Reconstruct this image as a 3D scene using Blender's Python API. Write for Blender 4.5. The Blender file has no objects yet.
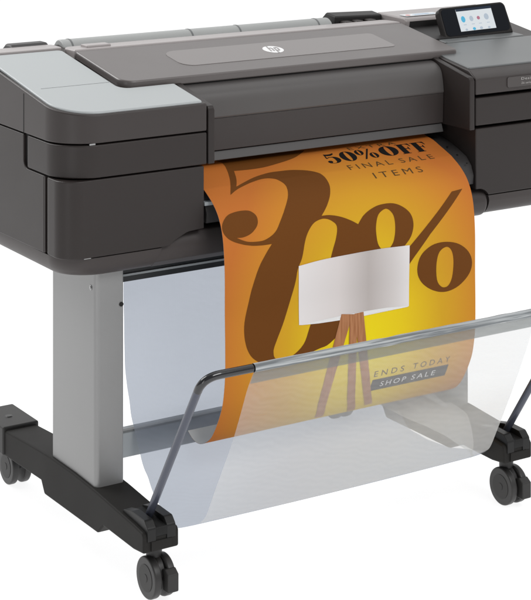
import bpy, bmesh, math, random
from mathutils import Vector, Matrix, noise
from mathutils.geometry import tessellate_polygon
random.seed(3)
C = bpy.context.scene.collection
S = bpy.context.scene
R = math.radians

# ------------------------------------------------------------------ camera
cam = bpy.data.objects.new('camera', bpy.data.cameras.new('camera'))
C.objects.link(cam); S.camera = cam
cam.location = (-2.14, -3.154, 1.48)
cam.rotation_euler = (R(90), 0, -math.atan2(0.5433582, 0.8395010))
cam.data.sensor_fit = 'AUTO'; cam.data.sensor_width = 36
cam.data.lens = 1915.83 / 600 * 36
cam.data.shift_x = -0.0575
cam.data.shift_y = -0.8783
cam.data.clip_end = 200

# ------------------------------------------------------------------ studio light
w = bpy.data.worlds.new('World'); S.world = w; w.use_nodes = True
nt = w.node_tree; nt.nodes.clear()
out = nt.nodes.new('ShaderNodeOutputWorld'); bg = nt.nodes.new('ShaderNodeBackground')
tc = nt.nodes.new('ShaderNodeTexCoord')
dp = nt.nodes.new('ShaderNodeVectorMath'); dp.operation = 'DOT_PRODUCT'
dp.inputs[1].default_value = (0.75, 0.62, 0.20)       # white backdrop behind and above the product, dim studio behind the camera
mr = nt.nodes.new('ShaderNodeMapRange'); mr.interpolation_type = 'SMOOTHSTEP'
mr.inputs['From Min'].default_value = -0.35; mr.inputs['From Max'].default_value = 0.62
mr.inputs['To Min'].default_value = 0.26; mr.inputs['To Max'].default_value = 1.03
nt.links.new(tc.outputs['Generated'], dp.inputs[0]); nt.links.new(dp.outputs['Value'], mr.inputs['Value'])
bg.inputs['Color'].default_value = (1, 1, 1, 1)
nt.links.new(mr.outputs['Result'], bg.inputs['Strength']); nt.links.new(bg.outputs[0], out.inputs[0])

def area(name, loc, target, size, energy, col=(1, 1, 1)):
    l = bpy.data.lights.new(name, 'AREA'); l.shape = 'RECTANGLE'; l.size, l.size_y = size
    l.energy = energy; l.color = col
    o = bpy.data.objects.new(name, l); C.objects.link(o); o.location = loc
    o.rotation_euler = (Vector(target) - Vector(loc)).to_track_quat('-Z', 'Y').to_euler()
    return o
area('softbox_back_top', (-1.5, 1.7, 2.3), (-0.3, 0.1, 0.9), (1.6, 1.4), 40)
area('strip_left', (-3.3, -1.7, 0.45), (-0.6, 0.0, 0.6), (0.30, 1.7), 9)
area('softbox_front', (0.3, -3.4, 3.6), (0, 0, 0.5), (2.4, 1.6), 84)

S.view_settings.view_transform = 'Standard'; S.view_settings.look = 'None'
S.view_settings.exposure = 0; S.view_settings.gamma = 1

# ------------------------------------------------------------------ materials
def mat(name, col, rough=0.5, metal=0.0, spec=0.5, bump=0.0, bscale=900, var=0.0, coat=0.0, emit=None, es=1.0):
    m = bpy.data.materials.new(name); m.use_nodes = True
    n = m.node_tree; b = n.nodes['Principled BSDF']
    b.inputs['Base Color'].default_value = (*col, 1); b.inputs['Roughness'].default_value = rough
    b.inputs['Metallic'].default_value = metal; b.inputs['Specular IOR Level'].default_value = spec
    b.inputs['Coat Weight'].default_value = coat
    t = n.nodes.new('ShaderNodeTexCoord')
    if emit:
        b.inputs['Emission Color'].default_value = (*emit, 1); b.inputs['Emission Strength'].default_value = es
    if bump:
        x = n.nodes.new('ShaderNodeTexNoise'); x.inputs['Scale'].default_value = bscale; x.inputs['Detail'].default_value = 2
        bp = n.nodes.new('ShaderNodeBump'); bp.inputs['Strength'].default_value = bump; bp.inputs['Distance'].default_value = 0.0006
        n.links.new(t.outputs['Object'], x.inputs['Vector'])
        n.links.new(x.outputs['Fac'], bp.inputs['Height']); n.links.new(bp.outputs['Normal'], b.inputs['Normal'])
    if var:
        x = n.nodes.new('ShaderNodeTexNoise'); x.inputs['Scale'].default_value = 9; x.inputs['Detail'].default_value = 5
        mx = n.nodes.new('ShaderNodeMix'); mx.data_type = 'RGBA'
        mx.inputs['A'].default_value = (*[c * (1 - var) for c in col], 1); mx.inputs['B'].default_value = (*[min(1, c * (1 + var)) for c in col], 1)
        n.links.new(t.outputs['Object'], x.inputs['Vector']); n.links.new(x.outputs['Fac'], mx.inputs['Factor'])
        n.links.new(mx.outputs['Result'], b.inputs['Base Color'])
        rr = n.nodes.new('ShaderNodeMapRange'); rr.inputs['To Min'].default_value = rough * 0.88; rr.inputs['To Max'].default_value = min(1, rough * 1.12)
        n.links.new(x.outputs['Fac'], rr.inputs['Value']); n.links.new(rr.outputs['Result'], b.inputs['Roughness'])
    return m

M = {}
M['shell'] = mat('warm_grey_plastic', (0.029, 0.0235, 0.0222), 0.40, spec=0.30, bump=0.20, bscale=1100, var=0.06)
M['shell_up'] = mat('warm_grey_plastic_upper', (0.041, 0.034, 0.0325), 0.42, spec=0.40, bump=0.16, bscale=1100, var=0.05)
M['cover'] = mat('window_cover_plastic', (0.085, 0.079, 0.077), 0.42, spec=0.5, bump=0.06, bscale=1100, var=0.05)  # paler than the lower cover, the band's lit look is set in the colour
M['lid'] = mat('lid_plastic', (0.098, 0.084, 0.081), 0.36, spec=0.8, bump=0.03, bscale=1200, var=0.03)  # paler than the shell plastic, the lid's glare is put into the colour
M['lidgloss'] = mat('lid_gloss_strip', (0.155, 0.136, 0.132), 0.30, spec=0.9)
M['silver'] = mat('silver_grey_panel', (0.40, 0.425, 0.43), 0.40, spec=0.6, bump=0.02, bscale=1200, var=0.02)
M['lip'] = mat('exit_lip_plastic', (0.085, 0.082, 0.082), 0.45, spec=0.4)
M['deck'] = mat('rear_deck_glare', (0.34, 0.31, 0.305), 0.35, spec=0.8, var=0.03)  # pale base colour carries the glare on the rear tops
M['silver_r'] = mat('dark_silver_panel', (0.145, 0.153, 0.155), 0.40, spec=0.6, bump=0.02, bscale=1200, var=0.03)
M['black'] = mat('black_gap', (0.008, 0.008, 0.008), 0.6, spec=0.3)
M['inner'] = mat('inner_dark_plastic', (0.018, 0.017, 0.017), 0.5, spec=0.35, bump=0.05)
M['cheek'] = mat('cheek_plastic', (0.040, 0.037, 0.037), 0.45, spec=0.4, bump=0.05)
M['beam'] = mat('black_beam_metal', (0.016, 0.018, 0.021), 0.4, spec=0.5)
M['leg'] = mat('silver_leg_paint', (0.275, 0.275, 0.275), 0.38, metal=0.45, spec=0.5, bump=0.25, bscale=1300, var=0.07)
M['rail'] = mat('grey_crossbar_paint', (0.36, 0.385, 0.40), 0.45, metal=0.1, var=0.03)
M['foot'] = mat('charcoal_foot_metal', (0.021, 0.0200, 0.0188), 0.6, spec=0.14, bump=0.12, bscale=1500, var=0.06)
M['cap'] = mat('foot_end_cap_plastic', (0.032, 0.031, 0.030), 0.5, spec=0.35, bump=0.08)
M['caster'] = mat('caster_plastic', (0.030, 0.029, 0.0285), 0.4, spec=0.45, bump=0.08, var=0.05)
M['bar'] = mat('blue_grey_bar_paint', (0.070, 0.077, 0.105), 0.26, metal=0.3, spec=0.6)
M['barblack'] = mat('gloss_black_bar', (0.010, 0.010, 0.012), 0.13, spec=0.8)
M['sleeve'] = mat('grey_fabric_sleeve', (0.34, 0.36, 0.37), 0.75, bump=0.4, bscale=700, var=0.10)
M['screw'] = mat('screw_metal', (0.35, 0.35, 0.35), 0.3, metal=1)
M['bezel'] = mat('display_bezel_glass', (0.004, 0.006, 0.010), 0.12, spec=0.15)
M['dispshell'] = mat('display_shell', (0.013, 0.011, 0.0105), 0.42, spec=0.25)
M['plate'] = mat('nameplate', (0.060, 0.052, 0.050), 0.35)
M['platetxt'] = mat('nameplate_lettering', (0.42, 0.40, 0.39), 0.5)
M['logo'] = mat('white_logo_print', (0.86, 0.86, 0.86), 0.4)
M['logoin'] = mat('grey_logo_letters', (0.33, 0.31, 0.31), 0.4)
M['roll'] = mat('smoky_roll_cover', (0.36, 0.37, 0.365), 0.5, spec=0.6, var=0.1)
M['socket'] = mat('socket_plastic', (0.012, 0.012, 0.012), 0.38, spec=0.3)
M['rim'] = mat('rim_plastic', (0.048, 0.040, 0.0385), 0.45, spec=0.35, bump=0.15, bscale=1100, var=0.05)
M['sticker'] = mat('sticker', (0.75, 0.78, 0.80), 0.5)
M['red'] = mat('red_print', (0.6, 0.10, 0.06), 0.5)
M['bluep'] = mat('blue_print', (0.25, 0.42, 0.6), 0.5)
M['brown'] = mat('brown_ink', (0.150, 0.050, 0.007), 0.75, spec=0.15)
M['ink'] = mat('black_ink', (0.010, 0.008, 0.007), 0.75, spec=0.15)
M['inkbrown'] = mat('dark_brown_ink', (0.10, 0.055, 0.018), 0.75, spec=0.15)
M['banner'] = mat('charcoal_ink', (0.030, 0.030, 0.036), 0.75, spec=0.15)
M['inkwhite'] = mat('unprinted_lettering', (0.8, 0.8, 0.8), 0.75, spec=0.15)
M['paperback'] = mat('white_paper_back', (0.90, 0.90, 0.89), 0.8, spec=0.2)
for k, c in dict(scr=(0.70, 0.74, 0.77), scrbar=(0.02, 0.03, 0.05), icoblue=(0.10, 0.45, 0.68), icogrey=(0.45, 0.52, 0.60), icored=(0.45, 0.18, 0.25)).items():
    M[k] = mat('screen_' + k, (0, 0, 0), 0.2, spec=0.1, emit=c, es=1.0)

# sleeve fabric: light and dark streaks run along the bar
_m = M['sleeve']; _n = _m.node_tree; _t = _n.nodes.new('ShaderNodeTexCoord'); _p = _n.nodes.new('ShaderNodeMapping'); _p.inputs['Scale'].default_value = (5, 260, 260)
_z = _n.nodes.new('ShaderNodeTexNoise'); _z.inputs['Scale'].default_value = 1; _z.inputs['Detail'].default_value = 2
_r = _n.nodes.new('ShaderNodeValToRGB'); _r.color_ramp.elements[0].position = 0.38; _r.color_ramp.elements[0].color = (0.16, 0.175, 0.185, 1); _r.color_ramp.elements[1].position = 0.62; _r.color_ramp.elements[1].color = (0.46, 0.48, 0.49, 1)
_n.links.new(_t.outputs['Object'], _p.inputs['Vector']); _n.links.new(_p.outputs['Vector'], _z.inputs['Vector']); _n.links.new(_z.outputs['Fac'], _r.inputs['Fac']); _n.links.new(_r.outputs['Color'], _n.nodes['Principled BSDF'].inputs['Base Color'])

# floor: white sheet with an added glow that whites out contact shadows
M['floor'] = mat('white_floor_glow', (0.28, 0.28, 0.28), 0.9, spec=0.0, emit=(1, 1, 1), es=0.87)

def ramp(n, stops):
    r = n.nodes.new('ShaderNodeValToRGB'); e = r.color_ramp.elements
    while len(e) < len(stops): e.new(0.5)
    for k, (p, c) in zip(e, stops): k.position = p; k.color = (*c, 1)
    return r

# poster ink: orange edges running into a yellow middle, laid out on the paper (uv = metres across / along)
m = bpy.data.materials.new('printed_paper'); m.use_nodes = True; n = m.node_tree; b = n.nodes['Principled BSDF']
b.inputs['Roughness'].default_value = 0.75; b.inputs['Specular IOR Level'].default_value = 0.15
uvn = n.nodes.new('ShaderNodeUVMap'); mp = n.nodes.new('ShaderNodeMapping'); mp.vector_type = 'POINT'
mp.inputs['Scale'].default_value = (1 / 0.345, 1 / 0.46, 1); mp.inputs['Location'].default_value = (-0.02 / 0.345, -0.50 / 0.46, 0)
ln = n.nodes.new('ShaderNodeVectorMath'); ln.operation = 'LENGTH'
n.links.new(uvn.outputs['UV'], mp.inputs['Vector']); n.links.new(mp.outputs['Vector'], ln.inputs[0])
rp = ramp(n, [(0.0, (0.88, 0.72, 0.010)), (0.26, (0.82, 0.60, 0.012)), (0.54, (0.66, 0.37, 0.018)), (0.82, (0.60, 0.235, 0.026)), (1.0, (0.54, 0.165, 0.030))])
n.links.new(ln.outputs['Value'], rp.inputs['Fac']); n.links.new(rp.outputs['Color'], b.inputs['Base Color'])
M['print'] = m
# lamp shade picture: printed soft tone across the drum
m = bpy.data.materials.new('printed_lamp_shade'); m.use_nodes = True; n = m.node_tree; b = n.nodes['Principled BSDF']
b.inputs['Roughness'].default_value = 0.75; b.inputs['Specular IOR Level'].default_value = 0.15
uvn = n.nodes.new('ShaderNodeUVMap'); sx = n.nodes.new('ShaderNodeSeparateXYZ'); mr = n.nodes.new('ShaderNodeMapRange')
mr.inputs['From Min'].default_value = -0.14; mr.inputs['From Max'].default_value = 0.125
rp = ramp(n, [(0.0, (0.80, 0.77, 0.77)), (0.35, (0.72, 0.67, 0.66)), (0.62, (0.50, 0.455, 0.44)), (0.85, (0.66, 0.62, 0.61)), (1.0, (0.80, 0.77, 0.77))])
n.links.new(uvn.outputs['UV'], sx.inputs[0]); n.links.new(sx.outputs['X'], mr.inputs['Value']); n.links.new(mr.outputs['Result'], rp.inputs['Fac'])
n.links.new(rp.outputs['Color'], b.inputs['Base Color']); M['shade'] = m
# printed wood
m = bpy.data.materials.new('printed_wood'); m.use_nodes = True; n = m.node_tree; b = n.nodes['Principled BSDF']
b.inputs['Roughness'].default_value = 0.75; b.inputs['Specular IOR Level'].default_value = 0.15
uvn = n.nodes.new('ShaderNodeUVMap'); mp = n.nodes.new('ShaderNodeMapping'); mp.inputs['Scale'].default_value = (260, 18, 1)
nz = n.nodes.new('ShaderNodeTexNoise'); nz.inputs['Scale'].default_value = 1; nz.inputs['Detail'].default_value = 3
rp = ramp(n, [(0.3, (0.34, 0.135, 0.055)), (0.7, (0.50, 0.235, 0.115))])
n.links.new(uvn.outputs['UV'], mp.inputs['Vector']); n.links.new(mp.outputs['Vector'], nz.inputs['Vector']); n.links.new(nz.outputs['Fac'], rp.inputs['Fac'])
n.links.new(rp.outputs['Color'], b.inputs['Base Color']); M['wood'] = m

def net(name, tint, dcol, fac, weave, low=0.0):
    m = bpy.data.materials.new(name); m.use_nodes = True; n = m.node_tree; n.nodes.clear()
    o = n.nodes.new('ShaderNodeOutputMaterial'); tr = n.nodes.new('ShaderNodeBsdfTransparent'); tr.inputs[0].default_value = (*tint, 1)
    d = n.nodes.new('ShaderNodeBsdfDiffuse'); d.inputs[0].default_value = (*dcol, 1)
    tl = n.nodes.new('ShaderNodeBsdfTranslucent'); tl.inputs[0].default_value = (*dcol, 1)
    a = n.nodes.new('ShaderNodeMixShader'); a.inputs[0].default_value = 0.4
    mx = n.nodes.new('ShaderNodeMixShader')
    uvn = n.nodes.new('ShaderNodeUVMap')
    mp = n.nodes.new('ShaderNodeMapping'); mp.inputs['Scale'].default_value = (14, 40, 1); mp.inputs['Rotation'].default_value = (0, 0, 0.35)
    nz = n.nodes.new('ShaderNodeTexNoise'); nz.inputs['Scale'].default_value = 1.0; nz.inputs['Detail'].default_value = 4; nz.inputs['Distortion'].default_value = 0.6
    wv = n.nodes.new('ShaderNodeTexWave'); wv.inputs['Scale'].default_value = 160; wv.inputs['Distortion'].default_value = 0.6
    ad = n.nodes.new('ShaderNodeMath'); ad.operation = 'MULTIPLY_ADD'; ad.inputs[1].default_value = weave
    ad2 = n.nodes.new('ShaderNodeMath'); ad2.operation = 'MULTIPLY_ADD'; ad2.inputs[1].default_value = weave * 1.6; 
    n.links.new(uvn.outputs['UV'], mp.inputs['Vector']); n.links.new(mp.outputs['Vector'], nz.inputs['Vector']); n.links.new(uvn.outputs['UV'], wv.inputs['Vector'])
    ad.inputs[2].default_value = fac - weave * 0.5 - weave * 0.8
    n.links.new(wv.outputs['Fac'], ad.inputs[0]); n.links.new(nz.outputs['Fac'], ad2.inputs[0]); n.links.new(ad.outputs[0], ad2.inputs[2])
    w2 = n.nodes.new('ShaderNodeTexWave'); w2.inputs['Scale'].default_value = 22; w2.inputs['Distortion'].default_value = 9; w2.inputs['Detail'].default_value = 2.5; w2.inputs['Detail Scale'].default_value = 0.8
    m2 = n.nodes.new('ShaderNodeMapping'); m2.inputs['Rotation'].default_value = (0, 0, 1.25); n.links.new(uvn.outputs['UV'], m2.inputs['Vector']); n.links.new(m2.outputs['Vector'], w2.inputs['Vector'])
    a4 = n.nodes.new('ShaderNodeMath'); a4.operation = 'MULTIPLY_ADD'; a4.inputs[1].default_value = weave * 0.5; n.links.new(w2.outputs['Fac'], a4.inputs[0]); n.links.new(ad2.outputs[0], a4.inputs[2]); ad2 = a4
    n.links.new(d.outputs[0], a.inputs[1]); n.links.new(tl.outputs[0], a.inputs[2])
    fo = ad2.outputs[0]
    if low:      # the cloth is gathered and denser towards its lower edge
        sp = n.nodes.new('ShaderNodeSeparateXYZ'); g = n.nodes.new('ShaderNodeMapRange'); g.interpolation_type = 'SMOOTHSTEP'
        g.inputs['From Min'].default_value = 0.13; g.inputs['From Max'].default_value = 0.24; g.inputs['To Max'].default_value = low
        a3 = n.nodes.new('ShaderNodeMath'); n.links.new(uvn.outputs['UV'], sp.inputs[0]); n.links.new(sp.outputs['Y'], g.inputs['Value'])
        n.links.new(g.outputs['Result'], a3.inputs[0]); n.links.new(fo, a3.inputs[1]); fo = a3.outputs[0]
    n.links.new(fo, mx.inputs[0]); n.links.new(tr.outputs[0], mx.inputs[1]); n.links.new(a.outputs[0], mx.inputs[2]); n.links.new(mx.outputs[0], o.inputs[0])
    return m
M['net_front'] = net('sheer_front_net', (0.86, 0.87, 0.88), (0.86, 0.875, 0.885), 0.28, 0.045, low=0.24)
M['net_rear'] = net('blue_grey_rear_sheet', (0.56, 0.60, 0.67), (0.48, 0.51, 0.56), 0.42, 0.025)
M['net_fold'] = net('folded_net_layer', (0.80, 0.83, 0.84), (0.78, 0.81, 0.82), 0.52, 0.06)
M['net_hem'] = net('doubled_net_hem', (0.70, 0.72, 0.73), (0.36, 0.38, 0.38), 0.62, 0.08)

# ------------------------------------------------------------------ builders
def tag(o, label=None, cat=None, kind=None, group=None):
    if label: o['label'] = label
    if cat: o['category'] = cat
    if kind: o['kind'] = kind
    if group: o['group'] = group
    return o

def obj(name, bm, m, parent=None, bevel=0.0, seg=3, ang=35, sharp=40, mats=None):
    bmesh.ops.remove_doubles(bm, verts=bm.verts, dist=1e-6)
    bmesh.ops.recalc_face_normals(bm, faces=bm.faces)
    if bevel:
        es = [e for e in bm.edges if len(e.link_faces) == 2 and e.calc_face_angle(0) > R(ang)]
        bmesh.ops.bevel(bm, geom=es, offset=bevel, offset_type='OFFSET', segments=seg, profile=0.5, affect='EDGES', clamp_overlap=True)
    me = bpy.data.meshes.new(name); bm.to_mesh(me); bm.free()
    for mm in (mats or [m]): me.materials.append(mm)
    for p in me.polygons: p.use_smooth = True
    me.set_sharp_from_angle(angle=R(sharp))
    o = bpy.data.objects.new(name, me); C.objects.link(o)
    if parent: o.parent = parent
    if bevel: wn = o.modifiers.new('wn', 'WEIGHTED_NORMAL'); wn.keep_sharp = True
    return o

def prism(bm, pts, fa, fb):
    """pts: list of 2D points; fa/fb map a point to its 3D place on either end."""
    a = [bm.verts.new(fa(*p)) for p in pts]; b = [bm.verts.new(fb(*p)) for p in pts]
    n = len(pts)
    fs = [bm.faces.new(a), bm.faces.new(b[::-1])]
    for i in range(n): bm.faces.new((a[i], b[i], b[(i + 1) % n], a[(i + 1) % n]))
def px(bm, prof, x0, x1): prism(bm, prof, lambda y, z: (x0, y, z), lambda y, z: (x1, y, z))
def py(bm, prof, y0, y1): prism(bm, prof, lambda x, z: (x, y0, z), lambda x, z: (x, y1, z))
def pz(bm, prof, zb, zt):
    fb = zb if callable(zb) else (lambda x, y: zb); ft = zt if callable(zt) else (lambda x, y: zt)
    prism(bm, prof, lambda x, y: (x, y, fb(x, y)), lambda x, y: (x, y, ft(x, y)))
def box(bm, x0, x1, y0, y1, z0, z1): px(bm, [(y0, z0), (y1, z0), (y1, z1), (y0, z1)], x0, x1)

def rnd(pts, rad, n=6):
    """round the corners of a closed 2D polygon; rad = number or one per corner"""
    out = []; N = len(pts)
    for i, p in enumerate(pts):
        r = rad[i] if isinstance(rad, (list, tuple)) else rad
        p = Vector(p); a = Vector(pts[i - 1]); c = Vector(pts[(i + 1) % N])
        if r <= 0: out.append(tuple(p)); continue
        u = (a - p).normalized(); v = (c - p).normalized()
        th = u.angle(v); d = min(r / math.tan(th / 2), (a - p).length * 0.49, (c - p).length * 0.49)
        r2 = d * math.tan(th / 2); cen = p + (u + v).normalized() * (r2 / math.sin(th / 2))
        s = p + u * d - cen; e = p + v * d - cen
        tot = s.angle(e); sg = 1 if s.x * e.y - s.y * e.x > 0 else -1
        for k in range(n + 1):
            t = sg * tot * k / n; q = Vector((s.x * math.cos(t) - s.y * math.sin(t), s.x * math.sin(t) + s.y * math.cos(t)))
            out.append(tuple(cen + q))
    return out

def cyl(bm, a, b, r, n=32, r2=None):
    a = Vector(a); b = Vector(b); d = (b - a).normalized(); u = d.orthogonal().normalized(); v = d.cross(u)
    r2 = r if r2 is None else r2
    A = [bm.verts.new(a + (u * math.cos(t) + v * math.sin(t)) * r) for t in [2 * math.pi * k / n for k in range(n)]]
    B = [bm.verts.new(b + (u * math.cos(t) + v * math.sin(t)) * r2) for t in [2 * math.pi * k / n for k in range(n)]]
    bm.faces.new(A[::-1]); bm.faces.new(B)
    for i in range(n): bm.faces.new((A[i], A[(i + 1) % n], B[(i + 1) % n], B[i]))

def tube(bm, path, r, n=20, caps=True):
    path = [Vector(p) for p in path]; rings = []
    t0 = (path[1] - path[0]).normalized(); u = t0.orthogonal().normalized()
    for i, p in enumerate(path):
        t = ((path[min(i + 1, len(path) - 1)] - path[max(i - 1, 0)])).normalized()
        u = (u - t * u.dot(t)).normalized(); v = t.cross(u)
        rings.append([bm.verts.new(p + (u * math.cos(a) + v * math.sin(a)) * r) for a in [2 * math.pi * k / n for k in range(n)]])
    for A, B in zip(rings, rings[1:]):
        for i in range(n): bm.faces.new((A[i], A[(i + 1) % n], B[(i + 1) % n], B[i]))
    if caps: bm.faces.new(rings[0][::-1]); bm.faces.new(rings[-1])

def crom(P, n=6):
    P = [Vector(p) for p in P]; o = []; N = len(P)
    for i in range(N - 1):
        p0, p1, p2, p3 = P[max(i - 1, 0)], P[i], P[i + 1], P[min(i + 2, N - 1)]
        for k in range(n):
            t = k / n; o.append(0.5 * ((2 * p1) + (p2 - p0) * t + (2 * p0 - 5 * p1 + 4 * p2 - p3) * t * t + (3 * p1 - p0 - 3 * p2 + p3) * t ** 3))
    o.append(P[-1]); return o

def cut(o, cutter_bm):
    """boolean-subtract a shape and keep the result as plain mesh"""
    me = bpy.data.meshes.new('cutter'); bmesh.ops.recalc_face_normals(cutter_bm, faces=cutter_bm.faces); cutter_bm.to_mesh(me); cutter_bm.free()
    c = bpy.data.objects.new('cutter', me); C.objects.link(c)
    o.modifiers.clear(); md = o.modifiers.new('b', 'BOOLEAN'); md.operation = 'DIFFERENCE'; md.object = c; md.solver = 'EXACT'
    dg = bpy.context.evaluated_depsgraph_get(); new = bpy.data.meshes.new_from_object(o.evaluated_get(dg))
    o.modifiers.clear(); o.data = new; bpy.data.objects.remove(c)
    for p in new.polygons: p.use_smooth = True
    new.set_sharp_from_angle(angle=R(40))
    wn = o.modifiers.new('wn', 'WEIGHTED_NORMAL'); wn.keep_sharp = True

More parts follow.
